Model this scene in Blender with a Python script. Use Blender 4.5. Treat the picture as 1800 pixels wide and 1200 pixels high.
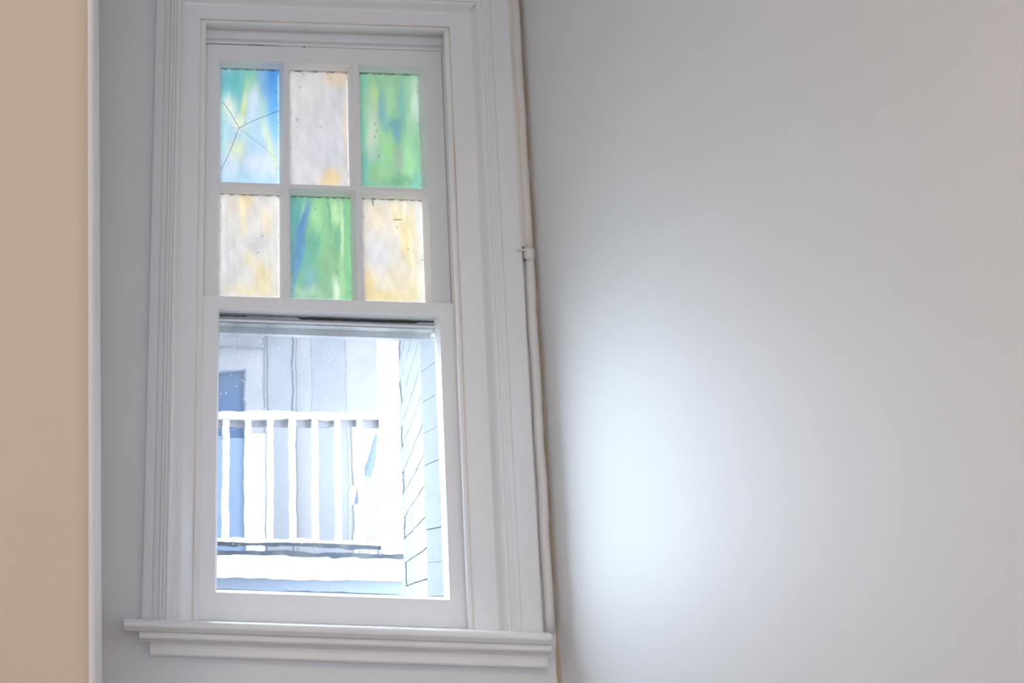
import bpy, bmesh, math, random
import numpy as np
from mathutils import Vector, Matrix

for o in list(bpy.data.objects):
    bpy.data.objects.remove(o, do_unlink=True)
C = bpy.context.scene.collection
S = bpy.context.scene
random.seed(7)

# ------------------------------------------------------------------ camera
# World: x to the right along the window wall, y outwards through the window,
# z up; the camera stands 2.7 m in front of the wall, at the height of the sill.
cam_d = bpy.data.cameras.new('camera')
cam = bpy.data.objects.new('camera', cam_d)
C.objects.link(cam)
R = Matrix(((0.9994567, -0.0329583, 0.0),
            (-0.00743, -0.2253132, -0.9742581),
            (0.0321099, 0.9737288, -0.2254357)))
cam.matrix_world = Matrix.Translation((0.0, -2.7, 0.0)) @ R.to_4x4()
cam_d.sensor_width = 36.0
cam_d.lens = 38.895
cam_d.shift_x = 0.39667
cam_d.clip_start = 0.02
cam_d.dof.use_dof = True
cam_d.dof.focus_distance = 2.78
cam_d.dof.aperture_fstop = 6.3
S.camera = cam

# ------------------------------------------------------------------ world, light, exposure
w = bpy.data.worlds.new('overcast_sky'); S.world = w; w.use_nodes = True
nt = w.node_tree; nt.nodes.clear()
tc = nt.nodes.new('ShaderNodeTexCoord'); sp = nt.nodes.new('ShaderNodeSeparateXYZ')
mr = nt.nodes.new('ShaderNodeMapRange'); mr.inputs[1].default_value = -0.05; mr.inputs[2].default_value = 0.9
cr = nt.nodes.new('ShaderNodeMix'); cr.data_type = 'RGBA'
cr.inputs[6].default_value = (0.74, 0.86, 1.0, 1); cr.inputs[7].default_value = (0.70, 0.83, 1.0, 1)
bg = nt.nodes.new('ShaderNodeBackground'); wo = nt.nodes.new('ShaderNodeOutputWorld')
SKY = 16.5
bg.inputs[1].default_value = SKY
nt.links.new(tc.outputs['Generated'], sp.inputs[0]); nt.links.new(sp.outputs[2], mr.inputs[0])
nt.links.new(mr.outputs[0], cr.inputs[0]); nt.links.new(cr.outputs[2], bg.inputs[0])
nt.links.new(bg.outputs[0], wo.inputs[0])


def area(name, loc, target, size, power, col):
    ld = bpy.data.lights.new(name, 'AREA'); ld.shape = 'DISK'; ld.size = size
    ld.energy = power; ld.color = col
    o = bpy.data.objects.new(name, ld); C.objects.link(o); o.location = loc
    o.rotation_euler = (Vector(target) - Vector(loc)).to_track_quat('-Z', 'Y').to_euler()
    return o


area('ceiling_lamp_light', (-0.55, -3.5, 1.74), (-0.55, -3.5, -1), 0.45, 37, (1.0, 0.79, 0.59))
# cool fill light added at the wall behind the camera
area('rear_fill_light', (-0.4, -5.12, 0.35), (-0.4, 0.0, 0.35), 1.2, 50, (0.56, 0.73, 1.0))
S.view_settings.view_transform = 'Standard'
S.view_settings.look = 'None'
S.view_settings.gamma = 1.0
S.view_settings.use_curve_mapping = False
S.view_settings.exposure = 0.0
S.cycles.use_denoising = True
S.cycles.max_bounces = 14
S.cycles.diffuse_bounces = 8
S.cycles.sample_clamp_indirect = 8.0
S.cycles.blur_glossy = 0.5


# ------------------------------------------------------------------ materials
def srgb(r, g, b):
    f = lambda c: (c / 255 / 12.92) if c / 255 <= 0.04045 else ((c / 255 + 0.055) / 1.055) ** 2.4
    return (f(r), f(g), f(b), 1)


def nodes(name):
    m = bpy.data.materials.new(name); m.use_nodes = True
    n = m.node_tree; n.nodes.clear()
    out = n.nodes.new('ShaderNodeOutputMaterial')
    return m, n, out


def paint(name, col, rough=0.45, bump=0.15, scale=60.0, vary=0.03, spec=0.4, dirt=None, dirt_amt=0.0,
          dirt_scale=4.0, stretch=(1, 1, 1)):
    """painted surface: fine relief of the brush or roller, slight unevenness of tone, optional stains"""
    m, n, out = nodes(name)
    p = n.nodes.new('ShaderNodeBsdfPrincipled'); n.links.new(p.outputs[0], out.inputs[0])
    p.inputs['Roughness'].default_value = rough
    p.inputs['Specular IOR Level'].default_value = spec
    t = n.nodes.new('ShaderNodeTexCoord')
    mp = n.nodes.new('ShaderNodeMapping'); mp.inputs['Scale'].default_value = stretch
    n.links.new(t.outputs['Object'], mp.inputs[0])
    a = n.nodes.new('ShaderNodeTexNoise'); a.inputs['Scale'].default_value = 2.3; a.inputs['Detail'].default_value = 4
    n.links.new(t.outputs['Object'], a.inputs['Vector'])
    mx = n.nodes.new('ShaderNodeMix'); mx.data_type = 'RGBA'
    mx.inputs[6].default_value = tuple(c * (1 - vary) for c in col[:3]) + (1,)
    mx.inputs[7].default_value = tuple(min(1, c * (1 + vary)) for c in col[:3]) + (1,)
    n.links.new(a.outputs[0], mx.inputs[0])
    last = mx.outputs[2]
    if dirt:
        d = n.nodes.new('ShaderNodeTexNoise'); d.inputs['Scale'].default_value = dirt_scale; d.inputs['Detail'].default_value = 6
        n.links.new(mp.outputs[0], d.inputs['Vector'])
        r = n.nodes.new('ShaderNodeMapRange'); r.inputs[1].default_value = 0.5; r.inputs[2].default_value = 0.75
        r.inputs[4].default_value = dirt_amt
        n.links.new(d.outputs[0], r.inputs[0])
        m2 = n.nodes.new('ShaderNodeMix'); m2.data_type = 'RGBA'
        n.links.new(r.outputs[0], m2.inputs[0]); n.links.new(last, m2.inputs[6]); m2.inputs[7].default_value = dirt
        last = m2.outputs[2]
    n.links.new(last, p.inputs['Base Color'])
    b1 = n.nodes.new('ShaderNodeTexNoise'); b1.inputs['Scale'].default_value = scale; b1.inputs['Detail'].default_value = 3
    n.links.new(mp.outputs[0], b1.inputs['Vector'])
    bp = n.nodes.new('ShaderNodeBump'); bp.inputs['Strength'].default_value = bump; bp.inputs['Distance'].default_value = 0.002
    n.links.new(b1.outputs[0], bp.inputs['Height']); n.links.new(bp.outputs[0], p.inputs['Normal'])
    return m


WHITE = (0.80, 0.795, 0.785)
M_trim = paint('gloss_white_woodwork', WHITE, rough=0.2, bump=0.06, scale=30, spec=0.6,
               dirt=(0.62, 0.56, 0.47, 1), dirt_amt=0.12, dirt_scale=9, stretch=(1, 1, 0.15))
M_sash = paint('white_sash_paint', WHITE, rough=0.3, bump=0.2, scale=40, spec=0.5, stretch=(1, 1, 0.3))
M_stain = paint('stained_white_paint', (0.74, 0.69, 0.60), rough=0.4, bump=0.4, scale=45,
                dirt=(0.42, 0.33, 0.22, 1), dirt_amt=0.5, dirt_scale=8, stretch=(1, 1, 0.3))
M_pipe = paint('cream_pipe_paint', (0.72, 0.70, 0.66), rough=0.4, bump=0.3, scale=30)
M_caulk = paint('browned_caulk', (0.50, 0.41, 0.30), rough=0.6, bump=0.5, scale=50, dirt=(0.70, 0.66, 0.58, 1),
                dirt_amt=0.8, dirt_scale=12)
M_gap = paint('dark_gap_tone', (0.035, 0.03, 0.03), rough=0.7)
M_wall = paint('matt_white_wall', (0.78, 0.785, 0.78), rough=0.5, bump=0.25, scale=14, spec=0.35)
M_lamplit = paint('lamplight_tinted_wall', (0.51, 0.43, 0.335), rough=0.6, bump=0.1, scale=40, spec=0.2)  # the white wall paint with warm lamplight put into its colour
M_floor = paint('brown_floorboards', (0.34, 0.22, 0.13), rough=0.4, stretch=(10, 1, 1))
M_ceil = paint('ceiling_white', (0.8, 0.79, 0.77), rough=0.7)
M_outw = paint('outdoor_white_paint', (0.451, 0.4592, 0.4674), rough=0.5, bump=0.2, scale=20)
M_outg = paint('outdoor_pale_grey_paint', (0.233, 0.2402, 0.2565), rough=0.6, bump=0.2, scale=20)
M_outp = paint('outdoor_pale_render', (0.2804, 0.275, 0.2859), rough=0.7, bump=0.2, scale=20)
M_outb = paint('outdoor_light_blue_panel', (0.1558, 0.2132, 0.2952), rough=0.6)
M_outd = paint('outdoor_slate_blue', (0.10, 0.14, 0.20), rough=0.5, dirt=(0.25, 0.3, 0.36, 1), dirt_amt=0.7, dirt_scale=20)
M_outr = paint('outdoor_rusted_steel', (0.035, 0.045, 0.06), rough=0.6, dirt=(0.10, 0.11, 0.10, 1), dirt_amt=0.8, dirt_scale=14)
M_bar = paint('outdoor_bar_grey', (0.15, 0.17, 0.19), rough=0.6)
M_own = paint('outdoor_brown_brickwork', (0.20, 0.17, 0.15), rough=0.8)
M_low = paint('outdoor_grey_blue_board', (0.164, 0.1927, 0.246), rough=0.6, dirt=(0.16, 0.20, 0.26, 1), dirt_amt=0.7, dirt_scale=18, stretch=(1, 1, 4))
M_brick = paint('whitewashed_brick', (0.1558, 0.1624, 0.164), rough=0.75, bump=0.6, scale=50, vary=0.06)
M_mort = paint('grey_mortar', (0.15, 0.1562, 0.1625), rough=0.9)
M_revb = paint('grey_painted_reveal_brick', (0.1025, 0.1132, 0.1164), rough=0.7, bump=0.6, scale=50, vary=0.06)
M_ground = paint('yard_paving', (0.50, 0.50, 0.49), rough=0.8)
M_dark = paint('dark_window_glass', (0.045, 0.09, 0.171), rough=0.15, spec=0.6)


def clear_glass():
    """old drawn glass: uneven, slightly bending what lies behind, with dust, drops and a hazy upper part"""
    m, n, out = nodes('old_clear_glass')
    N = n.nodes.new; L = n.links.new
    t = N('ShaderNodeTexCoord')
    mp = N('ShaderNodeMapping'); mp.inputs['Scale'].default_value = (7.0, 1.0, 13.0)
    L(t.outputs['Object'], mp.inputs[0])
    wv = N('ShaderNodeTexNoise'); wv.inputs['Scale'].default_value = 1.0; wv.inputs['Detail'].default_value = 2.5
    L(mp.outputs[0], wv.inputs['Vector'])
    bp = N('ShaderNodeBump'); bp.inputs['Strength'].default_value = 1.0; bp.inputs['Distance'].default_value = 0.013
    L(wv.outputs[0], bp.inputs['Height'])
    rf = N('ShaderNodeBsdfRefraction'); rf.inputs['IOR'].default_value = 1.02; rf.inputs['Roughness'].default_value = 0.0
    rf.inputs['Color'].default_value = (0.97, 0.985, 1.0, 1)
    L(bp.outputs[0], rf.inputs['Normal'])
    gl = N('ShaderNodeBsdfGlossy'); gl.inputs['Roughness'].default_value = 0.03
    m1 = N('ShaderNodeMixShader'); m1.inputs[0].default_value = 0.045
    L(rf.outputs[0], m1.inputs[1]); L(gl.outputs[0], m1.inputs[2])
    # dust film: more towards the top and in cloudy patches
    sp = N('ShaderNodeSeparateXYZ'); L(t.outputs['Object'], sp.inputs[0])
    gr = N('ShaderNodeMapRange'); gr.inputs[1].default_value = 0.36; gr.inputs[2].default_value = 0.72
    gr.inputs[3].default_value = 0.02; gr.inputs[4].default_value = 0.62
    L(sp.outputs[2], gr.inputs[0])
    cl = N('ShaderNodeTexNoise'); cl.inputs['Scale'].default_value = 6.0; cl.inputs['Detail'].default_value = 6
    L(t.outputs['Object'], cl.inputs['Vector'])
    cm = N('ShaderNodeMapRange'); cm.inputs[1].default_value = 0.35; cm.inputs[2].default_value = 0.7
    cm.inputs[3].default_value = 0.45; cm.inputs[4].default_value = 1.1
    L(cl.outputs[0], cm.inputs[0])
    mu = N('ShaderNodeMath'); mu.operation = 'MULTIPLY'; L(gr.outputs[0], mu.inputs[0]); L(cm.outputs[0], mu.inputs[1])
    # fine drops
    vo = N('ShaderNodeTexVoronoi'); vo.inputs['Scale'].default_value = 150.0
    L(t.outputs['Object'], vo.inputs['Vector'])
    dr = N('ShaderNodeMapRange'); dr.inputs[1].default_value = 0.26; dr.inputs[2].default_value = 0.14
    dr.inputs[3].default_value = 0.0; dr.inputs[4].default_value = 0.8
    L(vo.outputs['Distance'], dr.inputs[0])
    pk = N('ShaderNodeSeparateColor'); L(vo.outputs['Color'], pk.inputs[0])
    pm = N('ShaderNodeMath'); pm.operation = 'GREATER_THAN'; pm.inputs[1].default_value = 0.86; L(pk.outputs[0], pm.inputs[0])
    dm = N('ShaderNodeMath'); dm.operation = 'MULTIPLY'; L(dr.outputs[0], dm.inputs[0]); L(pm.outputs[0], dm.inputs[1])
    ad = N('ShaderNodeMath'); ad.operation = 'ADD'; ad.use_clamp = True
    L(mu.outputs[0], ad.inputs[0]); L(dm.outputs[0], ad.inputs[1])
    tr = N('ShaderNodeBsdfTranslucent'); tr.inputs['Color'].default_value = (0.14, 0.145, 0.15, 1)
    dc = N('ShaderNodeMix'); dc.data_type = 'RGBA'
    L(dm.outputs[0], dc.inputs[0]); dc.inputs[6].default_value = (0.14, 0.145, 0.15, 1); dc.inputs[7].default_value = (0.5, 0.5, 0.5, 1)
    L(dc.outputs[2], tr.inputs['Color'])
    m2 = N('ShaderNodeMixShader'); L(ad.outputs[0], m2.inputs[0]); L(m1.outputs[0], m2.inputs[1]); L(tr.outputs[0], m2.inputs[2])
    L(m2.outputs[0], out.inputs[0])
    return m


GLASS_GAIN = 0.25


def stained_glass():
    """opalescent coloured glass: its own colour sits in the point colours, light comes through from outdoors"""
    m, n, out = nodes('opalescent_coloured_glass')
    N = n.nodes.new; L = n.links.new
    t = N('ShaderNodeTexCoord')
    at = N('ShaderNodeAttribute'); at.attribute_name = 'glass_colour'
    s1 = N('ShaderNodeTexNoise'); s1.inputs['Scale'].default_value = 260; s1.inputs['Detail'].default_value = 4
    L(t.outputs['Object'], s1.inputs['Vector'])
    mr = N('ShaderNodeMapRange'); mr.inputs[1].default_value = 0.25; mr.inputs[2].default_value = 0.75
    mr.inputs[3].default_value = 0.82; mr.inputs[4].default_value = 1.10
    L(s1.outputs[0], mr.inputs[0])
    sc = N('ShaderNodeVectorMath'); sc.operation = 'SCALE'
    L(at.outputs['Color'], sc.inputs[0]); L(mr.outputs[0], sc.inputs['Scale'])
    sc2 = N('ShaderNodeVectorMath'); sc2.operation = 'SCALE'; sc2.inputs['Scale'].default_value = GLASS_GAIN
    L(sc.outputs[0], sc2.inputs[0])
    bp = N('ShaderNodeBump'); bp.inputs['Strength'].default_value = 0.6; bp.inputs['Distance'].default_value = 0.001
    s2 = N('ShaderNodeTexNoise'); s2.inputs['Scale'].default_value = 120; s2.inputs['Detail'].default_value = 2
    L(t.outputs['Object'], s2.inputs['Vector']); L(s2.outputs[0], bp.inputs['Height'])
    tr = N('ShaderNodeBsdfTranslucent'); L(sc2.outputs[0], tr.inputs['Color']); L(bp.outputs[0], tr.inputs['Normal'])
    gl = N('ShaderNodeBsdfGlossy'); gl.inputs['Roughness'].default_value = 0.12; L(bp.outputs[0], gl.inputs['Normal'])
    mx = N('ShaderNodeMixShader'); mx.inputs[0].default_value = 0.05
    L(tr.outputs[0], mx.inputs[1]); L(gl.outputs[0], mx.inputs[2]); L(mx.outputs[0], out.inputs[0])
    return m


M_clear = clear_glass()
M_stained = stained_glass()
M_crack = paint('glass_crack_grime', (0.05, 0.08, 0.07), rough=0.6)

m, n, out = nodes('lamp_shade_glow')
em = n.nodes.new('ShaderNodeEmission'); em.inputs[0].default_value = (1, 0.8, 0.6, 1); em.inputs[1].default_value = 2
n.links.new(em.outputs[0], out.inputs[0]); M_lamp = m


# ------------------------------------------------------------------ helpers
def tag(o, label=None, cat=None, group=None, kind=None):
    if label: o['label'] = label
    if cat: o['category'] = cat
    if group: o['group'] = group
    if kind: o['kind'] = kind
    return o


def empty(name, loc=(0, 0, 0), rz=0.0, parent=None):
    o = bpy.data.objects.new(name, None); C.objects.link(o)
    o.empty_display_size = 0.05
    o.location = loc; o.rotation_euler = (0, 0, rz); o.parent = parent
    return o


def obj(name, bm, mats, parent=None, smooth=False):
    me = bpy.data.meshes.new(name)
    bmesh.ops.recalc_face_normals(bm, faces=bm.faces)
    bm.to_mesh(me); bm.free()
    for mm in (mats if isinstance(mats, (list, tuple)) else [mats]):
        me.materials.append(mm)
    if smooth:
        for p in me.polygons: p.use_smooth = True
    o = bpy.data.objects.new(name, me); C.objects.link(o)
    if parent: o.parent = parent
    return o


def add_box(bm, x0, x1, y0, y1, z0, z1, bev=0.0, mi=0):
    vs = [bm.verts.new(p) for p in ((x0, y0, z0), (x1, y0, z0), (x1, y1, z0), (x0, y1, z0),
                                    (x0, y0, z1), (x1, y0, z1), (x1, y1, z1), (x0, y1, z1))]
    fs = [bm.faces.new([vs[i] for i in q]) for q in ((0, 3, 2, 1), (4, 5, 6, 7), (0, 1, 5, 4), (1, 2, 6, 5), (2, 3, 7, 6), (3, 0, 4, 7))]
    for f in fs: f.material_index = mi
    if bev:
        es = list({e for f in fs for e in f.edges})
        bmesh.ops.bevel(bm, geom=es, offset=bev, segments=2, profile=0.5, affect='EDGES')
    return vs


def box(name, x0, x1, y0, y1, z0, z1, mat, parent=None, bev=0.0):
    bm = bmesh.new(); add_box(bm, x0, x1, y0, y1, z0, z1, bev)
    return obj(name, bm, mat, parent)


def add_prism(bm, rings, closed=True, caps=True):
    """rings: list of equal-length point lists; skin between successive rings"""
    vr = [[bm.verts.new(p) for p in r] for r in rings]
    k = len(vr[0])
    for a, b in zip(vr[:-1], vr[1:]):
        for i in range(k if closed else k - 1):
            j = (i + 1) % k
            bm.faces.new((a[i], a[j], b[j], b[i]))
    if caps and closed:
        bm.faces.new(vr[0][::-1]); bm.faces.new(vr[-1])


def add_tube(bm, pts, rad, seg=12):
    rings = []
    for i, p in enumerate(pts):
        p = Vector(p)
        d = (Vector(pts[min(i + 1, len(pts) - 1)]) - Vector(pts[max(i - 1, 0)])).normalized()
        u = d.orthogonal().normalized() if i == 0 else (u0 - d * u0.dot(d)).normalized()
        u0 = u
        v = d.cross(u)
        r = rad[i] if isinstance(rad, (list, tuple)) else rad
        rings.append([tuple(p + (u * math.cos(2 * math.pi * k / seg) + v * math.sin(2 * math.pi * k / seg)) * r) for k in range(seg)])
    add_prism(bm, rings)


# ------------------------------------------------------------------ room shell
# opening of the window in its wall
OX0, OX1, OZ0, OZ1 = 0.205, 0.906, -0.06, 1.522
RW = 1.091            # plane of the right wall


def wall_with_hole(x0, x1, z0, z1, y0, y1, hole):
    hx0, hx1, hz0, hz1 = hole
    bm = bmesh.new()
    xs = [x0, hx0, hx1, x1]; zs = [z0, hz0, hz1, z1]
    g = {}
    for yi, y in enumerate((y0, y1)):
        for i, x in enumerate(xs):
            for j, z in enumerate(zs):
                g[yi, i, j] = bm.verts.new((x, y, z))
    for i in range(3):
        for j in range(3):
            if i == 1 and j == 1: continue
            bm.faces.new((g[0, i, j], g[0, i + 1, j], g[0, i + 1, j + 1], g[0, i, j + 1]))
            bm.faces.new((g[1, i, j], g[1, i, j + 1], g[1, i + 1, j + 1], g[1, i + 1, j]))
    for (a, b) in (((1, 1), (2, 1)), ((2, 1), (2, 2)), ((2, 2), (1, 2)), ((1, 2), (1, 1))):
        bm.faces.new((g[0, a[0], a[1]], g[0, b[0], b[1]], g[1, b[0], b[1]], g[1, a[0], a[1]]))
    ring = [(0, 0), (3, 0), (3, 3), (0, 3)]
    bm.faces.ensure_lookup_table()
    for k in range(4):
        a, b = ring[k], ring[(k + 1) % 4]
        idx = []
        if a[0] != b[0]:
            rng = range(a[0], b[0], 1 if b[0] > a[0] else -1)
            for i in rng:
                i2 = i + (1 if b[0] > a[0] else -1)
                bm.faces.new((g[0, i, a[1]], g[1, i, a[1]], g[1, i2, a[1]], g[0, i2, a[1]]))
        else:
            rng = range(a[1], b[1], 1 if b[1] > a[1] else -1)
            for j in rng:
                j2 = j + (1 if b[1] > a[1] else -1)
                bm.faces.new((g[0, a[0], j], g[1, a[0], j], g[1, a[0], j2], g[0, a[0], j2]))
    return bm


FL, CE = -1.10, 1.92
wb = obj('wall_back', wall_with_hole(-1.2, RW, FL, CE, 0.0, 0.11, (OX0, OX1, OZ0, OZ1)), M_wall)
tag(wb, 'white painted wall that holds the narrow sash window', 'wall', kind='structure')
bm = bmesh.new(); add_box(bm, RW, RW + 0.12, -5.2, 0.11, FL, CE)
wr = obj('wall_right', bm, M_wall)
tag(wr, 'broad bare white wall to the right of the window', 'wall', kind='structure')
# browned line of old caulk where the two walls meet
bm = bmesh.new()
rings = []
for k in range(61):
    z = FL + (CE - FL) * k / 60
    a = 0.0055 + 0.002 * math.sin(k * 1.7) + 0.0012 * math.sin(k * 4.1)
    rings.append([(RW, -a * 1.3, z), (RW - a, 0, z), (RW, 0, z)])
add_prism(bm, rings)
cl = obj('caulk_line', bm, M_caulk, wr)
tag(cl, 'browned caulk line in the corner')

# wall end on the left: a pier whose front faces the camera and whose rounded edge catches the window light
bm = bmesh.new()
rings = []
r = 0.030
for z in (FL, -0.5, 0.0, 0.5, 1.0, 1.5, CE):
    lean = -0.0375 * z                       # the old wall leans a little out of plumb
    xa, xc = -0.0018 + lean, 0.0118 + lean
    ring = [(-1.2, -1.3, z)]
    for k in range(9):
        a = -math.pi / 2 + (math.pi / 2) * k / 8
        ring.append((xa - r + r * math.cos(a), -1.3 + r + r * math.sin(a), z))
    ring += [(xa + (xc - xa) * 0.5, -0.62, z), (xc, 0.0, z), (-1.2, 0.0, z)]
    rings.append(ring)
add_prism(bm, rings)
wl = obj('wall_left', bm, [M_lamplit, M_wall], smooth=False)
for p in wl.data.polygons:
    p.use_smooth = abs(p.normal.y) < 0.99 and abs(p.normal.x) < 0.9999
    if p.normal.x > 0.75: p.material_index = 1  # one paint in truth: front tinted for lamplight, side kept white for daylight
tag(wl, 'white wall end with lamplight tinted into its front and a rounded edge at the left of the window', 'wall', kind='structure')
wn = box('wall_side', -1.32, -1.2, -5.2, 0.0, FL, CE, M_lamplit)
tag(wn, 'lamplight-tinted side wall of the room outside the picture', 'wall', kind='structure')
wf = box('wall_front', -1.32, RW + 0.12, -5.32, -5.2, FL, CE, M_lamplit)
tag(wf, 'lamplight-tinted wall behind the camera', 'wall', kind='structure')
fl = box('floor', -1.32, RW + 0.12, -5.32, 0.0, FL - 0.1, FL, M_floor)
tag(fl, 'brown boarded floor below the picture', 'floor', kind='structure')
ce = box('ceiling', -1.32, RW + 0.12, -5.32, 0.11, CE, CE + 0.1, M_ceil)
tag(ce, 'white ceiling above the picture', 'ceiling', kind='structure')

# unseen frame added round the fill light behind the camera
w2 = empty('fill_light_frame', (-0.4, -5.2, 0.35)); tag(w2, 'plain frame added round the fill light behind the camera', 'window', kind='structure')
bm = bmesh.new()
for b in ((-0.7, -0.62, 0.0, 0.05, -0.75, 0.75), (0.62, 0.7, 0.0, 0.05, -0.75, 0.75), (-0.62, 0.62, 0.0, 0.05, 0.67, 0.75), (-0.62, 0.62, 0.0, 0.05, -0.75, -0.67), (-0.62, 0.62, 0.0, 0.04, -0.02, 0.02)):
    add_box(bm, *b, 0.003)
obj('window_frame', bm, M_trim, w2)
# ceiling lamp in the room behind the camera (its light is set at the top)
lamp = empty('ceiling_lamp', (-0.55, -3.5, CE))
tag(lamp, 'round warm ceiling lamp in the room behind the camera', 'lamp')
bm = bmesh.new(); bmesh.ops.create_cone(bm, cap_ends=True, segments=32, radius1=0.24, radius2=0.26, depth=0.12)
bmesh.ops.translate(bm, verts=bm.verts, vec=(0, 0, -0.06)); obj('lamp_shade', bm, M_lamp, lamp)
bm = bmesh.new(); bmesh.ops.create_cone(bm, cap_ends=True, segments=32, radius1=0.1, radius2=0.1, depth=0.02)
bmesh.ops.translate(bm, verts=bm.verts, vec=(0, 0, -0.01)); obj('ceiling_rose', bm, M_ceil, lamp)

# ------------------------------------------------------------------ the window
win = empty('window_1', (0.56, 0.0, -0.05))
tag(win, 'narrow white sash window with six coloured panes over one clear pane', 'window', kind='structure')
win_inv = Matrix.Translation((-0.56, 0.0, 0.05))


def wpart(name, bm, mat, parent=win, smooth=False):
    """geometry is given in room coordinates and moved into the window's own frame"""
    if parent is win:
        bmesh.ops.transform(bm, matrix=win_inv, verts=bm.verts)
        return obj(name, bm, mat, win, smooth)
    bmesh.ops.transform(bm, matrix=win_inv, verts=bm.verts)
    return obj(name, bm, mat, parent, smooth)


# architrave: w = distance from the opening, t = how far it stands off the wall
def prof(extra):
    return [(0.0, 0.0), (0.0, 0.0125), (0.0015, 0.0140), (0.006, 0.0145), (0.030, 0.0140), (0.040, 0.0142), (0.046, 0.0165),
            (0.051, 0.0225), (0.055, 0.0320), (0.0585, 0.0375), (0.0620, 0.0400), (0.0655, 0.0395), (0.0675, 0.0360), (0.0690, 0.0355),
            (0.0705, 0.0385), (0.0735, 0.0390), (0.0752, 0.0350), (0.0765, 0.0345), (0.0785, 0.0360), (0.082, 0.0355),
            (0.084, 0.031), (0.095, 0.028), (0.1, 0.0240), (0.104, 0.0235), (0.118 + extra, 0.021), (0.122 + extra, 0.0195),
            (0.124 + extra, 0.0)]


CX0, CX1, CZ0, CZ1 = 0.2262, 0.8908, -0.047, 1.515


def casing(side):
    bm = bmesh.new()
    if side == 'left':
        pr = prof(0.0)
        rings = [[(CX0 - a * 0.985, -t, CZ0) for a, t in pr], [(CX0 - a * 0.985, -t, CZ1 + a) for a, t in pr]]
    elif side == 'right':
        pr = [(a if a < 0.045 else a + 0.010, t) for a, t in prof(0.027)]
        rings = [[(CX1 + a, -t, CZ0) for a, t in pr], [(CX1 + a, -t, CZ1 + a * 0.9) for a, t in pr]]
    else:
        pr = prof(0.0)
        rings = [[(CX0 - a * 0.985, -t, CZ1 + a) for a, t in pr], [(CX1 + a, -t, CZ1 + a * 0.9) for a, t in pr]]
    add_prism(bm, rings)
    return wpart('casing', bm, M_trim)


for s_ in ('left', 'right', 'head'): casing(s_)

# lining of the box frame, stop beads and parting beads
bm = bmesh.new(); add_box(bm, OX0, OX0 + 0.020, -0.004, 0.135, CZ0, OZ1); wpart('jamb', bm, M_trim)
bm = bmesh.new(); add_box(bm, 0.9055, 0.925, -0.004, 0.135, CZ0, OZ1); wpart('jamb', bm, M_trim)
bm = bmesh.new(); add_box(bm, OX0, 0.925, -0.003, 0.135, 1.5215, 1.54); wpart('head_jamb', bm, M_trim)
bm = bmesh.new(); add_box(bm, 0.2262, 0.2405, -0.0090, 0.009, CZ0, 1.508, 0.002); wpart('stop_bead', bm, M_trim)
bm = bmesh.new(); add_box(bm, 0.8785, 0.8925, -0.0090, 0.009, CZ0, 1.508, 0.003); wpart('stop_bead', bm, M_trim)
bm = bmesh.new(); add_box(bm, 0.2262, 0.8925, -0.0090, 0.009, 1.508, 1.5225, 0.002); wpart('stop_bead', bm, M_trim)
bm = bmesh.new(); add_box(bm, 0.893, 0.906, 0.0555, 0.066, 0.70, 1.515, 0.0015); wpart('parting_bead', bm, M_trim)
bm = bmesh.new(); add_box(bm, 0.225, 0.239, 0.0555, 0.066, 0.70, 1.515, 0.0015); wpart('parting_bead', bm, M_trim)
bm = bmesh.new(); add_box(bm, 0.225, 0.906, 0.050, 0.066, 1.497, 1.5225, 0.002); wpart('parting_bead', bm, M_trim)
bm = bmesh.new(); add_box(bm, 0.225, 0.906, 0.0665, 0.12, 1.4872, 1.5225); wpart('head_stop', bm, M_trim)
bm = bmesh.new(); add_box(bm, 0.893, 0.9105, 0.0665, 0.12, 0.70, 1.4872); wpart('parting_bead', bm, M_trim)
# thin browned line between stop bead and casing
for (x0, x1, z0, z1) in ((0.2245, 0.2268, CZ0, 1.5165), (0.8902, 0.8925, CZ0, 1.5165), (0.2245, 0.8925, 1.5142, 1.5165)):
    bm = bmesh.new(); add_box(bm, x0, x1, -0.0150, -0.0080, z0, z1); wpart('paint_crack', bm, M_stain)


def beaded_opening(bm, x0, x1, z0, z1, y0, y1, slope, outer, fr):
    """moulded edge round one pane: two small steps and a slope from the sash face (y0) back to the glass (y1)"""
    d = y1 - y0
    pr = [(0.0, y0), (0.0005, y0 + 0.10 * d), (slope * 0.45, y0 + 0.30 * d), (slope * 0.50, y0 + 0.36 * d),
          (slope * 0.50, y0 + 0.52 * d), (slope * 0.95, y0 + 0.80 * d), (slope, y0 + 0.86 * d), (slope, y1 + 0.004)]
    rings = []
    for a, y in pr:
        rings.append([(x0 + a, y, z0 + a), (x1 - a, y, z0 + a), (x1 - a, y, z1 - a), (x0 + a, y, z1 - a)])
    vr = [[bm.verts.new(p) for p in r] for r in rings]
    for a, b in zip(vr[:-1], vr[1:]):
        for i in range(4):
            j = (i + 1) % 4
            bm.faces.new((a[i], a[j], b[j], b[i]))


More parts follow.
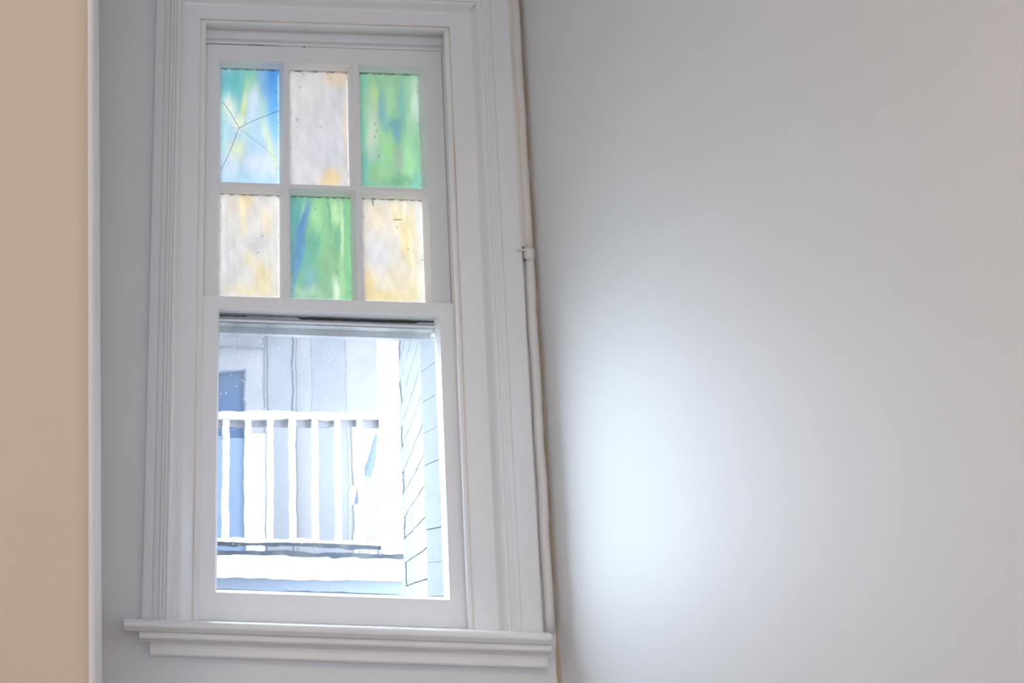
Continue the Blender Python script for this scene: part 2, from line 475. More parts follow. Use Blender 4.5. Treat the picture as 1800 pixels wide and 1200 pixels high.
def ring_frame(name, x0, x1, z0, z1, y0, y1, slope, mat, parent, depth_back, width):
    """closed moulding strip round a pane (has thickness) = glazing bead"""
    bm = bmesh.new()
    d = y1 - y0
    pr = [(-width, y0 + 0.0015), (-0.0015, y0 + 0.0005), (0.0, y0 + 0.0015), (0.0005, y0 + 0.12 * d), (slope * 0.45, y0 + 0.32 * d),
          (slope * 0.45, y0 + 0.50 * d), (slope * 0.60, y0 + 0.54 * d), (slope * 0.95, y0 + 0.84 * d), (slope, y0 + 0.90 * d),
          (slope, y1 + 0.001), (-width, y1 + 0.001)]
    vr = [[bm.verts.new(p) for p in ((x0 + a, y, z0 + a), (x1 - a, y, z0 + a), (x1 - a, y, z1 - a), (x0 + a, y, z1 - a))] for a, y in pr]
    k = len(vr)
    for q in range(k):
        a, b = vr[q], vr[(q + 1) % k]
        for i in range(4):
            j = (i + 1) % 4
            bm.faces.new((a[i], a[j], b[j], b[i]))
    return wpart(name, bm, mat, parent)


# --- upper sash -----------------------------------------------------------
UY0, UG, UY1 = 0.067, 0.100, 0.118
bm = bmesh.new()
add_box(bm, 0.240, 0.2849, UY0, UY1, 0.690, 1.4865, 0.0012)      # left stile
add_box(bm, 0.8424, 0.8925, UY0, UY1, 0.690, 1.4865, 0.0012)     # right stile
add_box(bm, 0.2840, 0.8430, UY0, UY1, 1.4400, 1.4865, 0.0012)    # top rail
add_box(bm, 0.2840, 0.8430, UY0 + 0.0, UY1, 0.700, 0.770, 0.0012)    # meeting rail
upper = wpart('upper_sash', bm, M_sash)
VN = [(0.4605, 0.4735), (0.6490, 0.6655)]     # vertical glazing bars
HN = (1.0735, 1.0860)                         # horizontal glazing bar
for a, b in VN:
    for (za, zb) in ((0.7705, HN[0] + 0.001), (HN[1] - 0.001, 1.4405)):
        bm = bmesh.new(); add_box(bm, a, b, UY0, UY1 - 0.004, za, zb, 0.001); wpart('glazing_bar', bm, M_sash, upper)
bm = bmesh.new(); add_box(bm, 0.2845, 0.8428, UY0 - 0.0004, UY1 - 0.004, HN[0], HN[1], 0.001); wpart('glazing_bar', bm, M_sash, upper)

cols = [(0.2849, VN[0][0]), (VN[0][1], VN[1][0]), (VN[1][1], 0.8424)]
rows = [(HN[1], 1.4400), (0.7700, HN[0])]
SL = 0.0085
for (z0, z1) in rows:
    for (x0, x1) in cols:
        ring_frame('pane_moulding', x0, x1, z0, z1, UY0 + 0.0006, UG - 0.0022, SL, M_sash, upper, 0.0, 0.0004)


def smooth_noise(s, t, seed, fs=3.0, ft=2.0):
    r = np.random.RandomState(seed)
    v = np.zeros_like(s)
    for k in range(7):
        a, b = r.uniform(-fs, fs) * (1 + k * 0.35), r.uniform(-ft, ft) * (1 + k * 0.35)
        v += np.sin(2 * np.pi * (a * s + b * t) + r.uniform(0, 6.28)) / (1 + 0.5 * k)
    return v / 2.6


def lin(c):
    c = np.array(c, float) / 255
    return np.where(c <= 0.04045, c / 12.92, ((c + 0.055) / 1.055) ** 2.4)


# colours of the glass: base, then patches (s, t, radius s, radius t, rgb, strength, lean)
PANES = {
    'a': ((178, 212, 236), [
        (.22, .88, .34, .17, (96, 184, 190), .95, 0), (.10, .70, .14, .12, (140, 214, 214), .8, 0),
        (.52, .90, .16, .14, (122, 200, 168), .8, 0), (.36, .70, .10, .17, (112, 190, 176), .7, .25),
        (.97, .92, .30, .22, (66, 146, 218), 1, 0), (.98, .68, .20, .18, (74, 164, 232), .9, 0), (.90, .50, .16, .12, (130, 198, 240), .7, 0),
        (.40, .70, .06, .16, (210, 228, 170), .95, .35), (.52, .84, .12, .07, (150, 212, 170), .8, 0), (.70, .70, .07, .14, (176, 218, 190), .6, -.3),
        (.55, .70, .10, .17, (208, 222, 242), .9, 0), (.14, .64, .10, .10, (236, 240, 222), .9, -.2), (.30, .53, .10, .07, (246, 244, 222), .8, 0),
        (.06, .45, .10, .2, (170, 226, 230), .6, 0), (.45, .42, .16, .10, (190, 228, 226), .6, 0),
        (.28, .28, .17, .10, (226, 234, 186), .8, 0), (.78, .42, .07, .14, (220, 234, 206), .8, -.3), (.88, .22, .07, .12, (214, 236, 186), .8, -.3),
        (.60, .34, .12, .14, (176, 204, 240), .7, 0), (.65, .16, .24, .12, (216, 222, 242), .8, 0),
        (.16, .14, .18, .12, (208, 220, 242), .8, 0), (.40, .06, .5, .06, (172, 216, 242), .5, 0)]),
    'b': ((203, 200, 206), [
        (.04, .6, .06, .6, (222, 220, 220), .7, 0), (.70, .09, .15, .09, (230, 202, 146), .95, .2), (.62, .04, .2, .05, (226, 206, 160), .6, 0),
        (.82, .96, .28, .10, (214, 192, 160), .8, 0), (.98, .5, .05, .6, (216, 196, 170), .75, 0),
        (.35, .8, .3, .15, (212, 208, 206), .6, 0), (.6, .35, .3, .15, (196, 194, 208), .5, 0), (.3, .1, .25, .1, (218, 216, 220), .6, 0)]),
    'c': ((128, 198, 150), [
        (.03, .5, .07, .7, (92, 194, 164), .8, 0), (.05, .92, .15, .08, (104, 196, 166), .8, 0), (.22, .56, .12, .24, (178, 204, 178), .85, 0),
        (.25, .82, .07, .14, (168, 214, 130), .8, 0), (.55, .92, .25, .08, (140, 190, 140), .6, 0),
        (.38, .70, .06, .18, (98, 172, 182), .9, -.12), (.72, .74, .06, .20, (104, 180, 178), .85, 0), (.52, .72, .08, .15, (150, 208, 150), .7, 0),
        (.56, .55, .16, .06, (88, 166, 168), .95, 0), (.61, .45, .06, .09, (80, 156, 184), 1, 0), (.20, .44, .10, .12, (186, 206, 182), .8, 0),
        (.95, .76, .08, .22, (190, 218, 202), .85, 0), (.86, .60, .08, .14, (160, 206, 164), .5, 0),
        (.45, .36, .14, .14, (140, 206, 122), .8, 0), (.82, .26, .10, .20, (152, 222, 148), .8, 0), (.18, .30, .14, .08, (156, 196, 180), .7, 0),
        (.62, .22, .07, .13, (146, 176, 150), .9, 0), (.06, .16, .09, .16, (84, 188, 178), .85, 0), (.62, .08, .34, .05, (98, 172, 128), .8, 0),
        (.95, .05, .13, .08, (104, 206, 190), .85, 0), (.35, .13, .25, .06, (140, 206, 130), .6, 0)]),
    'd': ((222, 217, 214), [
        (.36, .90, .05, .16, (250, 232, 178), 1, 0), (.48, .93, .07, .10, (234, 212, 160), .8, 0), (.40, .70, .06, .12, (240, 226, 196), .8, 0),
        (.78, .74, .10, .14, (234, 218, 186), .8, 0), (.62, .52, .18, .10, (204, 204, 208), .9, 0), (.16, .34, .18, .22, (212, 212, 218), .7, 0),
        (.50, .38, .09, .07, (236, 222, 178), .7, 0), (.72, .22, .16, .14, (228, 212, 158), .8, 0), (.55, .07, .4, .07, (230, 218, 174), .7, 0),
        (.04, .6, .05, .6, (238, 236, 238), .7, 0), (.22, .90, .10, .08, (224, 206, 180), .5, 0), (.88, .40, .12, .10, (224, 220, 214), .6, 0)]),
    'e': ((122, 200, 142), [
        (.08, .80, .16, .26, (70, 176, 176), .95, 0), (.24, .76, .09, .22, (58, 140, 200), .95, .35), (.13, .46, .09, .22, (56, 138, 206), .95, .25),
        (.06, .22, .05, .24, (74, 156, 212), .9, 0), (.30, .38, .13, .22, (82, 180, 158), .85, .2), (.22, .88, .03, .10, (130, 214, 180), .8, .4),
        (.46, .86, .12, .16, (150, 220, 152), .95, 0), (.40, .56, .10, .08, (84, 180, 150), .8, 0), (.60, .60, .10, .2, (138, 204, 140), .7, 0),
        (.655, .84, .015, .18, (76, 166, 130), .9, 0), (.75, .86, .07, .14, (184, 232, 162), .9, 0), (.86, .66, .03, .34, (198, 238, 180), .9, -.03),
        (.78, .62, .06, .14, (96, 188, 140), .7, 0), (.97, .5, .06, .6, (120, 208, 132), .8, 0), (.66, .38, .14, .14, (136, 190, 136), .7, 0),
        (.32, .20, .14, .12, (110, 180, 190), .8, 0), (.30, .07, .24, .06, (164, 204, 180), .8, 0), (.56, .10, .10, .10, (150, 200, 156), .7, 0),
        (.74, .10, .06, .14, (212, 238, 204), .95, 0), (.84, .22, .04, .2, (156, 222, 154), .8, 0)]),
    'f': ((226, 218, 206), [
        (.58, .84, .12, .18, (240, 230, 190), .9, -.1), (.70, .90, .02, .14, (254, 248, 224), .9, 0), (.72, .62, .10, .26, (236, 218, 164), .85, -.15),
        (.84, .78, .06, .20, (234, 220, 178), .8, 0), (.80, .45, .03, .2, (252, 240, 206), .7, -.08), (.26, .82, .14, .12, (232, 214, 182), .7, 0),
        (.96, .82, .06, .18, (228, 228, 230), .8, 0), (.24, .46, .22, .16, (220, 220, 228), .85, 0), (.45, .62, .15, .1, (222, 214, 208), .6, 0),
        (.10, .18, .12, .16, (234, 214, 156), .85, -.2), (.4, .07, .4, .07, (238, 216, 158), .85, 0), (.55, .24, .2, .12, (230, 214, 180), .6, 0),
        (.93, .25, .06, .22, (244, 236, 210), .85, 0), (.78, .12, .1, .12, (236, 220, 170), .7, 0)]),
}


def coloured_pane(key, x0, x1, z0, z1, idx, label):
    nx, nz = 52, 96
    base, blobs = PANES[key]
    s = np.repeat(np.linspace(0, 1, nx + 1)[None, :], nz + 1, 0)
    t = np.repeat(np.linspace(0, 1, nz + 1)[:, None], nx + 1, 1)
    ws = s + 0.030 * smooth_noise(s, t, idx * 10 + 1, 2.5, 2.0) + 0.012 * smooth_noise(s, t, idx * 10 + 2, 9, 4)
    wt = t + 0.035 * smooth_noise(s, t, idx * 10 + 3, 5, 1.5) + 0.012 * smooth_noise(s, t, idx * 10 + 4, 12, 5)
    col = np.ones(s.shape + (3,)) * lin(base)
    for (cx, cy, rx, ry, rgb, a, lean) in blobs:
        dx = (ws - cx - lean * (wt - cy)) / rx; dy = (wt - cy) / ry
        r2 = dx * dx + dy * dy
        k = (a * np.exp(-(r2 ** 1.5) * 0.9))[..., None]
        col = col * (1 - k) + lin(rgb) * k
    gm = col.mean(-1, keepdims=True)
    col = gm + (col - gm) * (0.70 if key in 'ce' else 0.92)
    col *= (1 + 0.035 * smooth_noise(s, t, idx * 10 + 5, 9, 5) + 0.09 * smooth_noise(s, t, idx * 10 + 7, 3, 3))[..., None]
    col *= np.array([1.15, 1.01, 0.86])
    rs = np.random.RandomState(idx)
    # grime along the putty line at the top and in spots at the edges, light bleeding through clear glass at the foot painted white
    if True:
        edge = np.clip(smooth_noise(s, t * 0, idx * 10 + 6, 9, 0) * 0.5 + 0.75, 0.15, 1)
        k = np.clip((t - (1 - 0.020 * edge)) / 0.010, 0, 1)[..., None] * 0.85
        col = col * (1 - k) + lin((52, 48, 42)) * k
        k = (np.clip((0.014 - t) / 0.008, 0, 1) * 0.9)[..., None]
        col = col * (1 - k) + 1.25 * k
        if key in 'abdf':
            k = (np.clip((s - 0.975) / 0.012, 0, 1) * 0.6)[..., None] * np.clip((0.97 - t) * 30, 0, 1)[..., None]  # same bleed of light painted down the right edge
            col = col * (1 - k) + 1.1 * k
        for _ in range(9):
            cx, cy = rs.choice([0.012, 0.988, rs.uniform(0, 1)]), rs.uniform(0, 1)
            k = np.exp(-(((s - cx) / 0.014) ** 2 + ((t - cy) / 0.010) ** 2)) [..., None] * 0.6
            col = col * (1 - k) + lin((70, 64, 52)) * k
    me = bpy.data.meshes.new('pane')
    X = x0 + (x1 - x0) * s - 0.56; Z = z0 + (z1 - z0) * t + 0.05
    verts = np.stack([X, np.full_like(X, UG), Z], -1).reshape(-1, 3)
    i = np.arange(nz)[:, None] * (nx + 1) + np.arange(nx)[None, :]
    i = i.reshape(-1)
    faces = np.stack([i, i + 1, i + nx + 2, i + nx + 1], -1)
    n0 = len(verts)
    # back of the sheet (4 mm of glass) as one rim
    vl = [tuple(v) for v in verts]
    fc = [tuple(int(q) for q in f) for f in faces]
    cols = [tuple(c) + (1.0,) for c in np.clip(col, 0, 1.6).reshape(-1, 3)]
    # cracks of the blue pane: narrow dark strips on the face of the glass
    strips = []
    if key == 'a':
        c0 = (.315, .478)
        runs = [[c0, (.18, .60), (.03, .705)], [c0, (.52, .535), (.80, .60), (1.0, .640)], [c0, (.20, .32), (.09, .19), (0.0, .105)],
                [c0, (.20, .478), (.12, .472)], [c0, (.5, .41), (.75, .315), (.92, .235)]]
        for q, run in enumerate(runs):
            for (p, pn) in zip(run[:-1], run[1:]):
                strips.append((p, pn, 0.0006 if q in (0, 1, 2) else 0.0003))
    if key == 'f':
        strips += [((.18, .985), (.19, .93), .0012), ((.52, .795), (.66, .80), .0009)]
    if key == 'b':
        strips += [((.38, .03), (.42, .005), .0009), ((.22, .98), (.25, .955), .0008)]
    ns = len(fc)
    W, H = x1 - x0, z1 - z0
    for (p, q, hw) in strips:
        a = np.array([x0 + p[0] * W - 0.56, z0 + p[1] * H + 0.05]); b = np.array([x0 + q[0] * W - 0.56, z0 + q[1] * H + 0.05])
        d = (b - a) / np.linalg.norm(b - a); nn = np.array([-d[1], d[0]]) * hw
        k = len(vl)
        for pt in (a + nn, a - nn, b - nn, b + nn):
            vl.append((pt[0], UG - 0.0006, pt[1])); cols.append((0.03, 0.04, 0.04, 1))
        fc.append((k, k + 1, k + 2, k + 3))
    me.from_pydata(vl, [], fc)
    me.materials.append(M_stained); me.materials.append(M_crack)
    for p in range(ns, len(fc)): me.polygons[p].material_index = 1
    ca = me.color_attributes.new('glass_colour', 'FLOAT_COLOR', 'POINT')
    ca.data.foreach_set('color', np.array(cols, dtype=np.float32).reshape(-1))
    o = bpy.data.objects.new('pane', me); C.objects.link(o); o.parent = upper
    tag(o, label)
    return o


g = SL - 0.001
keys = [['a', 'b', 'c'], ['d', 'e', 'f']]
LAB = {'a': 'cracked blue, teal and pale yellow glass', 'b': 'milky grey glass with an amber stain at the foot',
       'c': 'mottled green glass with a blue V', 'd': 'milky white glass with faint yellow streaks',
       'e': 'green glass with a deep blue left side', 'f': 'cream and amber streaked glass'}
kk = 0
for ri, (z0, z1) in enumerate(rows):
    for ci, (x0, x1) in enumerate(cols):
        kk += 1
        coloured_pane(keys[ri][ci], x0 + g, x1 - g, z0 + g, z1 - g, kk, LAB[keys[ri][ci]])

# --- lower sash -----------------------------------------------------------
LY0, LG, LY1 = 0.010, 0.035, 0.054
LX0, LX1, LZ0, LZ1 = 0.2805, 0.8425, 0.0215, 0.7245
bm = bmesh.new()
add_box(bm, 0.2275, LX0, LY0, LY1, -0.0440, 0.7560, 0.0015)
add_box(bm, LX1, 0.8925, LY0, LY1, -0.0440, 0.7560, 0.0015)
add_box(bm, LX0 - 0.001, LX1 + 0.001, LY0, LY1, LZ1, 0.7560, 0.0015)
add_box(bm, LX0 - 0.001, LX1 + 0.001, LY0, LY1, -0.0440, LZ0, 0.0015)
lower = wpart('lower_sash', bm, M_sash)
ring_frame('pane_moulding', LX0, LX1, LZ0, LZ1, LY0 + 0.0006, LG - 0.002, 0.0065, M_sash, lower, 0, 0.0004)
# clear sheet
gx0, gx1, gz0, gz1 = LX0 + 0.004, LX1 - 0.004, LZ0 + 0.004, LZ1 - 0.004
me = bpy.data.meshes.new('clear_pane')
me.from_pydata([(gx0 - .56, LG, gz0 + .05), (gx1 - .56, LG, gz0 + .05), (gx1 - .56, LG, gz1 + .05), (gx0 - .56, LG, gz1 + .05)], [], [(0, 1, 2, 3)])
me.materials.append(M_clear)
cp = bpy.data.objects.new('clear_pane', me); C.objects.link(cp); cp.parent = lower
tag(cp, 'wavy old clear glass with dust and drops')
# dark ragged strip standing in for the shade of the gap, and the putty at the top of the clear pane
def ragged(x0, x1, z0f, z1f, y, th, n=60):
    bm = bmesh.new(); rings = []
    for k in range(n + 1):
        x = x0 + (x1 - x0) * k / n
        za, zb = z0f(k / n), z1f(k / n)
        rings.append([(x, y, za), (x, y, zb), (x, y + th, zb), (x, y + th, za)])
    add_prism(bm, rings)
    return bm
rr = random.Random(3)
jit = [rr.uniform(-1, 1) for _ in range(200)]
def top_(f): return 0.7135 + 0.0005 * jit[int(f * 60)] - (0.0 if f > 0.4 else 0.001)
def bot_(f):
    if f < 0.12: return 0.7095 + 0.001 * jit[int(f * 60) + 70]
    if f < 0.38: return 0.7117 + 0.0005 * jit[int(f * 60) + 70]
    if f > 0.93: return 0.7100
    return 0.7060 + 0.0007 * jit[int(f * 60) + 70]
wpart('gap_putty_line', ragged(LX0 + 0.006, LX1 - 0.008, bot_, top_, LG - 0.0032, 0.002), M_gap, lower)
bm = bmesh.new(); add_box(bm, LX0 + 0.006, LX1 - 0.007, LG - 0.003, LG - 0.001, 0.7005, 0.7052)
wpart('gap_putty_line', bm, paint('grey_blue_putty', (0.28, 0.32, 0.40), rough=0.5, bump=0.4), lower)
bm = bmesh.new(); add_box(bm, LX0 + 0.006, LX1 - 0.007, LG - 0.0045, LG - 0.001, 0.6955, 0.7008, 0.0006)
wpart('glazing_strip', bm, M_sash, lower)
# weather bar outside, below the meeting rail
bm = bmesh.new(); add_box(bm, 0.24, 0.892, 0.108, 0.135, 0.6835, 0.7030, 0.001)
wpart('weather_bar', bm, M_trim)

# small knocks and gaps: dark crack over the upper sash, knot hole, gap beside the meeting rail
def crack_fn(a, b): return lambda f: a + b * jit[int(f * 60) + 5]
wpart('paint_crack', ragged(0.2405, 0.452, lambda f: 1.4858 + 0.0003 * jit[int(f * 60)], lambda f: 1.4868 + 0.0004 * jit[int(f * 60) + 60] + (0.0006 if 0.6 < f < 0.75 else 0),
                            UY0 - 0.0012, 0.001), M_gap)
bm = bmesh.new(); bmesh.ops.create_icosphere(bm, subdivisions=2, radius=0.0022)
bmesh.ops.scale(bm, vec=(1.3, 0.4, 0.7), verts=bm.verts); bmesh.ops.translate(bm, vec=(0.5165, UY0 - 0.0008, 1.4845), verts=bm.verts)
wpart('nail_hole', bm, M_gap)
bm = bmesh.new(); bmesh.ops.create_icosphere(bm, subdivisions=2, radius=0.002)
bmesh.ops.scale(bm, vec=(0.7, 0.5, 1.1), verts=bm.verts); bmesh.ops.translate(bm, vec=(0.2418, 0.009, 0.763), verts=bm.verts)
wpart('nail_hole', bm, M_gap)

# --- window board (sill) with moulding and apron beneath ------------------------
def run_profile(pts, x0, x1, ret=0.0):
    """profile in (y, z) swept along x; ends returned (mitred back) by ret"""
    bm = bmesh.new()
    ymax = max(p[0] for p in pts)
    rings = [[(x0 + (0 if not ret else (y - min(q[0] for q in pts)) * 0), y, z) for y, z in pts],
             [(x1, y, z) for y, z in pts]]
    add_prism(bm, rings)
    return bm


nose = [(0.012, -0.0440), (-0.060, -0.0452)]
for k in range(7):
    a = math.pi / 2 - math.pi * k / 6 * 0.62
    nose.append((-0.064 - 0.0105 * math.cos(a), -0.0575 + 0.0120 * math.sin(a)))
nose += [(-0.066, -0.0712), (-0.060, -0.0735), (-0.0, -0.0735), (0.012, -0.0735)]
bm = bmesh.new()
add_prism(bm, [[(x, y, z) for y, z in nose] for x in (0.0625, 0.0650, 1.0470, 1.0495)])
for v in bm.verts:
    if v.co.x < 0.064 or v.co.x > 1.048: v.co.z = -0.059 + (v.co.z + 0.059) * 0.88
board = wpart('window_board', bm, M_trim)
mould = [(0.0, -0.0732), (-0.0540, -0.0732), (-0.0555, -0.0750), (-0.0555, -0.0850), (-0.0535, -0.0885), (-0.0500, -0.0905),
         (-0.0420, -0.0925), (-0.0350, -0.0965), (0.0, -0.0965)]
bm = bmesh.new(); add_prism(bm, [[(x, y, z) for y, z in mould] for x in (0.1000, 1.0545)])
wpart('moulding', bm, M_trim)
apr = [(0.0, -0.0960), (-0.0330, -0.0960), (-0.0300, -0.1010), (-0.0285, -0.1080), (-0.0300, -0.1170), (-0.0310, -0.1220), (-0.0290, -0.1265), (0.0, -0.1275)]
bm = bmesh.new(); add_prism(bm, [[(x, y, z) for y, z in apr] for x in (0.1270, 1.0530)])
wpart('apron', bm, M_trim)
# bottom of the box frame under the sash and outer sill
bm = bmesh.new(); add_box(bm, OX0, 0.925, 0.008, 0.30, -0.075, -0.0445, 0.002); wpart('outer_sill', bm, M_outw)

# ------------------------------------------------------------------ pipe in the corner
pipe = empty('pipe', (1.0675, -0.012, -0.045))
tag(pipe, 'thin cream painted pipe running up the corner beside the window casing', 'pipe')
pm = Matrix.Translation((-1.0675, 0.012, 0.045))
def ppart(name, bm, mat, smooth=True):
    bmesh.ops.transform(bm, matrix=pm, verts=bm.verts); return obj(name, bm, mat, pipe, smooth)
bm = bmesh.new()
pts = [(1.0690 + 0.0010 * math.sin(k * 0.9), -0.0135 + 0.0008 * math.sin(k * 1.3), -0.045 + (0.885 + 0.045) * k / 24) for k in range(25)]
add_tube(bm, pts, [0.0118 + 0.0004 * math.sin(k * 2.1) for k in range(25)], 16)
ppart('lower_tube', bm, M_pipe)
bm = bmesh.new()
add_tube(bm, [(1.0690, -0.0135, 0.868), (1.0690, -0.0138, 0.876), (1.0690, -0.0138, 0.892), (1.0690, -0.0130, 0.900)], [0.0124, 0.0142, 0.0142, 0.0122], 16)
ppart('coupling', bm, M_pipe)
bm = bmesh.new()
add_tube(bm, [(1.0690 + 0.0006 * math.sin(k * 1.1), -0.0125, 0.898 + (CE - 0.898) * k / 20) for k in range(21)], 0.0120, 16)
ppart('upper_tube', bm, paint('stained_cream_pipe', (0.70, 0.66, 0.59), rough=0.45, bump=0.3, dirt=(0.55, 0.44, 0.32, 1), dirt_amt=0.5, stretch=(1, 1, .3)))
# paint bridging casing and pipe above the coupling, browned where it has cracked
bm = bmesh.new()
add_box(bm, 1.0485, 1.0640, -0.0165, -0.002, 0.905, CE - 0.001, 0.0015)
ppart('paint_fillet', bm, M_stain, False)
bm = bmesh.new(); add_box(bm, 1.034, 1.0585, -0.0275, -0.0250, 0.890, 0.8955, 0.0008)
ppart('paint_crack', bm, M_stain, False)
bm = bmesh.new(); bmesh.ops.create_icosphere(bm, subdivisions=2, radius=0.0028); bmesh.ops.translate(bm, vec=(1.0545, -0.0245, 0.8675), verts=bm.verts)
ppart('nail_hole', bm, M_gap, False)

# ------------------------------------------------------------------ outside: our own house wall and its brick wing, raised unseen for their shade
oh = obj('exterior_wall', wall_with_hole(-20.0, 1.22, -3.6, 7.0, 0.135, 0.285, (0.10, 0.882, -0.075, 1.60)), [M_own, M_outw])  # unseen length added to keep sky light off the facing house
for p in oh.data.polygons:
    c_ = p.center
    if -0.1 < c_.x < 0.9 and -0.08 < c_.z < 1.61 and 0.14 < c_.y < 0.28: p.material_index = 1  # unseen reveal faces whitened to bounce daylight towards the room corner
tag(oh, 'outer skin of the house wall around the window', 'wall', kind='structure')
zz = -0.055; k = 0
while zz < 0.78:                         # painted reveal bricks to the right of the glass
    h = 0.086
    bm = bmesh.new()
    j = rr.uniform(-0.0018, 0.0018)
    add_box(bm, 0.8690 + j, 0.8840, 0.142, 0.2852 + j, zz + 0.0003, zz + h - 0.0003, 0.0012)
    b = obj('brick', bm, M_revb, oh)
    zz += h; k += 1

aw = math.atan2(0.213, 1.0)
wing = empty('brick_wing', (0.886, 0.286, -3.6), -aw)
tag(wing, 'whitewashed brick wall running away from the window on its right', 'wall')
LEN = 1.452
bm = bmesh.new(); add_box(bm, 0.006, 0.30, 0, LEN - 0.004, 0, 10.6); obj('wall_core', bm, M_mort, wing)
brick_meshes = []
for v in range(6):
    bm = bmesh.new()
    j = [rr.uniform(-0.0012, 0.0012) for _ in range(4)]
    add_box(bm, -0.004 + j[0] * 0.2, 0.02, 0.0, 0.2295, 0.0014, 0.0848 + j[2] * 0.5, 0.0006)
    me = bpy.data.meshes.new('brick'); bmesh.ops.recalc_face_normals(bm, faces=bm.faces); bm.to_mesh(me); bm.free(); me.materials.append(M_brick)
    brick_meshes.append(me)
for c in range(17):
    z = 3.42 + c * 0.0865
    off = -0.115 if c % 2 else 0.0
    for q in range(7):
        y = off + q * 0.2295
        if y < -0.001: continue
        if y + 0.228 > LEN + 0.01: continue
        o = bpy.data.objects.new('brick', rr.choice(brick_meshes)); C.objects.link(o); o.parent = wing
        o.location = (rr.uniform(-0.0003, 0.0003), y, z + rr.uniform(-0.0006, 0.0006))
    # half bricks close the odd courses at both ends
    if c % 2:
        for y, l in ((0.0, 0.112), (LEN - 0.112, 0.112)):
            o = bpy.data.objects.new('brick', brick_meshes[0]); C.objects.link(o); o.parent = wing
            o.location = (0, y, z); o.scale = (1, l / 0.2295, 1)
    else:
        o = bpy.data.objects.new('brick', brick_meshes[0]); C.objects.link(o); o.parent = wing
        o.location = (0, 6 * 0.2295, z); o.scale = (1, (LEN - 6 * 0.2295) / 0.229, 1)
bm = bmesh.new(); add_box(bm, -0.004, 0.02, 0, LEN, 0, 3.418); obj('lower_masonry', bm, M_brick, wing)
bm = bmesh.new(); add_box(bm, -0.004, 0.02, 0, LEN, 3.42 + 17 * 0.0865 + 0.002, 10.6); obj('upper_masonry', bm, M_brick, wing)

gr = box('ground', -34, 12, 0.3, 24, -3.75, -3.6, M_ground)
tag(gr, 'paved yard below the window', 'ground', kind='structure')

# ------------------------------------------------------------------ outside: the neighbouring house with its balcony
TH = math.radians(12)
ex = Vector((math.cos(TH), -math.sin(TH), 0)); ey = Vector((math.sin(TH), math.cos(TH), 0))
def fpos(s, d, z): return tuple(ex * s + ey * d + Vector((0, 0, z)))
D0 = 2.9; DB = 4.3


def ext_thing(name, s, d, z, label, cat, group=None, kind=None):
    o = empty(name, fpos(s, d, z), -TH); tag(o, label, cat, group, kind)
    o['_o'] = (s, d, z)
    def part(pname, boxes, mat, parent=None, bev=0.002, bm=None):
        if bm is None:
            bm = bmesh.new()
            for b in boxes: add_box(bm, *b, bev)
        bmesh.ops.translate(bm, vec=(-s, -d, -z), verts=bm.verts)
        return obj(pname, bm, mat, parent or o)
    del o['_o']
    return o, part


house, hp = ext_thing('neighbour_house', 0.0, DB, -3.6, 'pale house with a covered balcony seen through the clear lower pane', 'house')
# back wall of the balcony with the window left out of it
WX0, WX1, WZ0, WZ1 = -0.62, -0.006, 1.000, 1.421
hp('back_wall', [(-1.0, WX0, DB, DB + 0.2, -3.6, 3.4), (WX1, 2.0, DB, DB + 0.2, -3.6, 3.4), (WX0, WX1, DB, DB + 0.2, WZ1, 3.4)], M_outp, bev=0)
hp('blue_panel', [(WX0, WX1, DB + 0.01, DB + 0.2, -3.6, WZ0)], M_outb, bev=0)
wnd = hp('window_frame', [(WX0, WX1, DB, DB + 0.05, WZ1 - 0.012, WZ1), (WX1 - 0.012, WX1, DB, DB + 0.05, WZ0, WZ1)], M_outd, bev=0.001)
hp('pane', [(WX0, WX1, DB + 0.03, DB + 0.04, WZ0, WZ1)], M_dark, wnd, bev=0)
# tall boards on the wall to the right of the window
hp('white_board', [(0.0, 0.115, DB - 0.03, DB, 0.2, 1.02)], M_outw, bev=0.002)
hp('door', [(0.126, 0.288, DB - 0.012, DB, -0.1, 2.30)], M_outg, bev=0.004)
hp('door_frame', [(0.115, 0.124, DB - 0.018, DB, -0.1, 2.35), (0.290, 0.305, DB - 0.030, DB, -0.1, 2.35)], M_outg, bev=0.002)
hp('wall_board', [(0.306, 0.399, DB - 0.008, DB, -0.1, 2.30)], M_outp, bev=0.003)
hp('wall_board', [(0.3995, 0.609, DB - 0.010, DB, -0.1, 2.30)], M_outg, bev=0.003)
hp('wall_board', [(0.610, 0.95, DB - 0.012, DB, -0.1, 2.30)], M_outp, bev=0.003)
hp('wall_moulding', [(-0.62, 0.12, DB - 0.02, DB, 1.568, 1.580)], M_outg, bev=0.003)
hp('white_board', [(0.640, 0.95, DB - 0.035, DB - 0.013, 0.2, 1.06)], M_outw, bev=0.002)
# deck edge, floor slab, lower boards
hp('balcony_slab', [(-1.0, 0.86, D0 + 0.02, DB, 0.115, 0.215)], M_outp, bev=0)
hp('fascia_board', [(-1.0, 0.852, D0 - 0.02, D0 + 0.02, 0.113, 0.222)], M_outw, bev=0.002)
hp('steel_edge', [(-1.0, 0.852, D0 - 0.012, D0 + 0.03, 0.222, 0.245)], M_outr, bev=0.002)
hp('lower_board', [(-1.0, 0.850, D0 + 0.01, D0 + 0.04, 0.060, 0.112)], M_low, bev=0.002)
hp('lower_board', [(-1.0, 0.850, D0 + 0.015, D0 + 0.045, -0.06, 0.056)], M_low, bev=0.002)
hp('lower_wall', [(-1.0, 0.850, D0 + 0.08, D0 + 0.16, -3.6, 0.10)], M_outg, bev=0)
hp('post', [(0.752, 0.858, D0 - 0.03, D0 + 0.07, 0.247, 2.55)], M_outw, bev=0.004)
hp('side_wall', [(1.9, 2.0, D0, DB, -3.6, 3.4)], M_outp, bev=0)
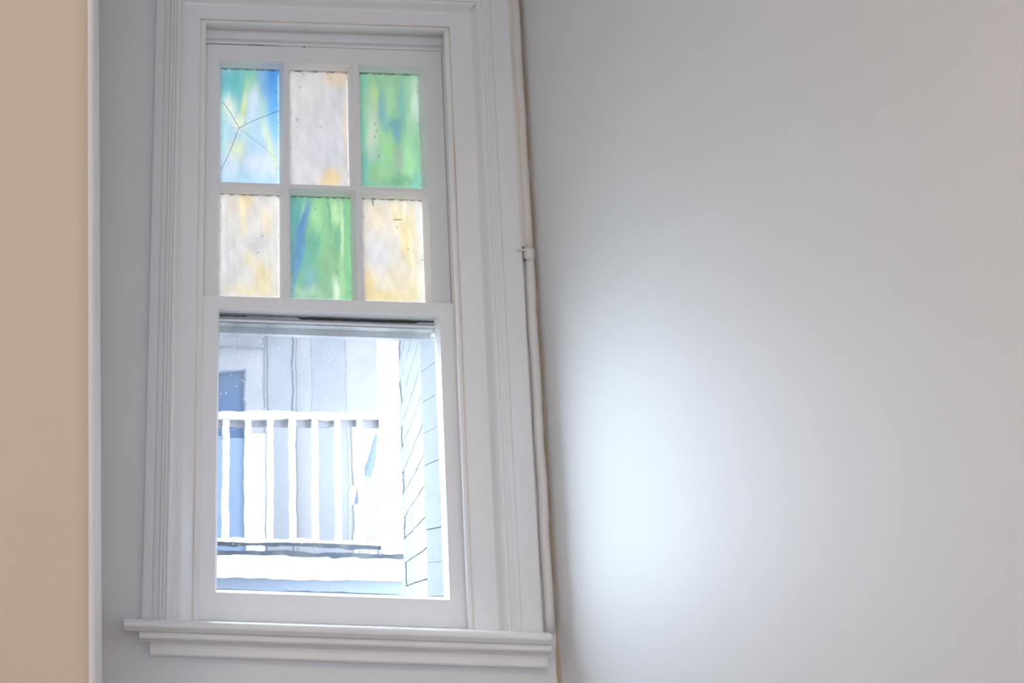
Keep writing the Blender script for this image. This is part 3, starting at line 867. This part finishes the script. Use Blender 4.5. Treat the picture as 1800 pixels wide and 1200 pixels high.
hp('balcony_roof', [(-1.0, 2.0, D0 - 0.15, DB, 2.55, 2.7)], M_outw, bev=0)
# slim bars of the return railing and the slanted strut behind it
for q, (s_, d_) in enumerate(((0.661, 3.2), (0.703, 3.4), (0.727, 3.55), (0.748, 3.7), (0.770, 3.9))):
    hp('side_bar', [(s_ - 0.003, s_ + 0.003, d_, d_ + 0.012, 0.215, 0.66 + 0.04 * q)], M_bar, bev=0.001)
bm = bmesh.new()
add_tube(bm, [(0.757, 3.50, 0.906), (0.750, 3.50, 0.850), (0.735, 3.50, 0.785), (0.715, 3.50, 0.720), (0.704, 3.50, 0.680)], [0.005, 0.012, 0.020, 0.022, 0.014], 8)
hp('strut', None, paint('outdoor_strut_grey', (0.10, 0.135, 0.18), rough=0.6), bm=bm)
bm = bmesh.new(); add_box(bm, 0.619, 0.654, 3.3, 3.38, 0.509, 0.607, 0.002)
br = hp('bracket', None, M_outw, bm=bm)
bm = bmesh.new(); add_prism(bm, [[(0.632, y, 0.512), (0.654, y, 0.510), (0.654, y, 0.590)] for y in (3.292, 3.299)])
hp('bracket_side', None, M_outd, br, bm=bm)

rail, rp = ext_thing('balcony_railing', 0.35, D0, 0.245, 'white timber balcony railing in front of the pale house', 'railing')
rp('top_rail', [(-1.0, 0.7515, D0 - 0.035, D0 + 0.035, 0.884, 0.921)], M_outw, bev=0.006)
rp('under_rail', [(-1.0, 0.752, D0 + 0.010, D0 + 0.030, 0.852, 0.884)], M_outp, bev=0.001)
rp('bottom_rail', [(-1.0, 0.752, D0 - 0.02, D0 + 0.03, 0.283, 0.302)], M_outw, bev=0.002)
rp('rail_flashing', [(-1.0, 0.752, D0 - 0.015, D0 + 0.03, 0.266, 0.2835)], M_outr, bev=0.001)
rp('stub_leg', [(0.735, 0.741, D0 - 0.01, D0 + 0.01, 0.244, 0.268)], M_outr, bev=0.0)
for q in range(-9, 7):
    s_ = 0.0125 + 0.1085 * q
    rp('baluster', [(s_ - 0.0155, s_ + 0.0155, D0 - 0.024, D0 + 0.008, 0.300, 0.886)], M_outw, bev=0.003)
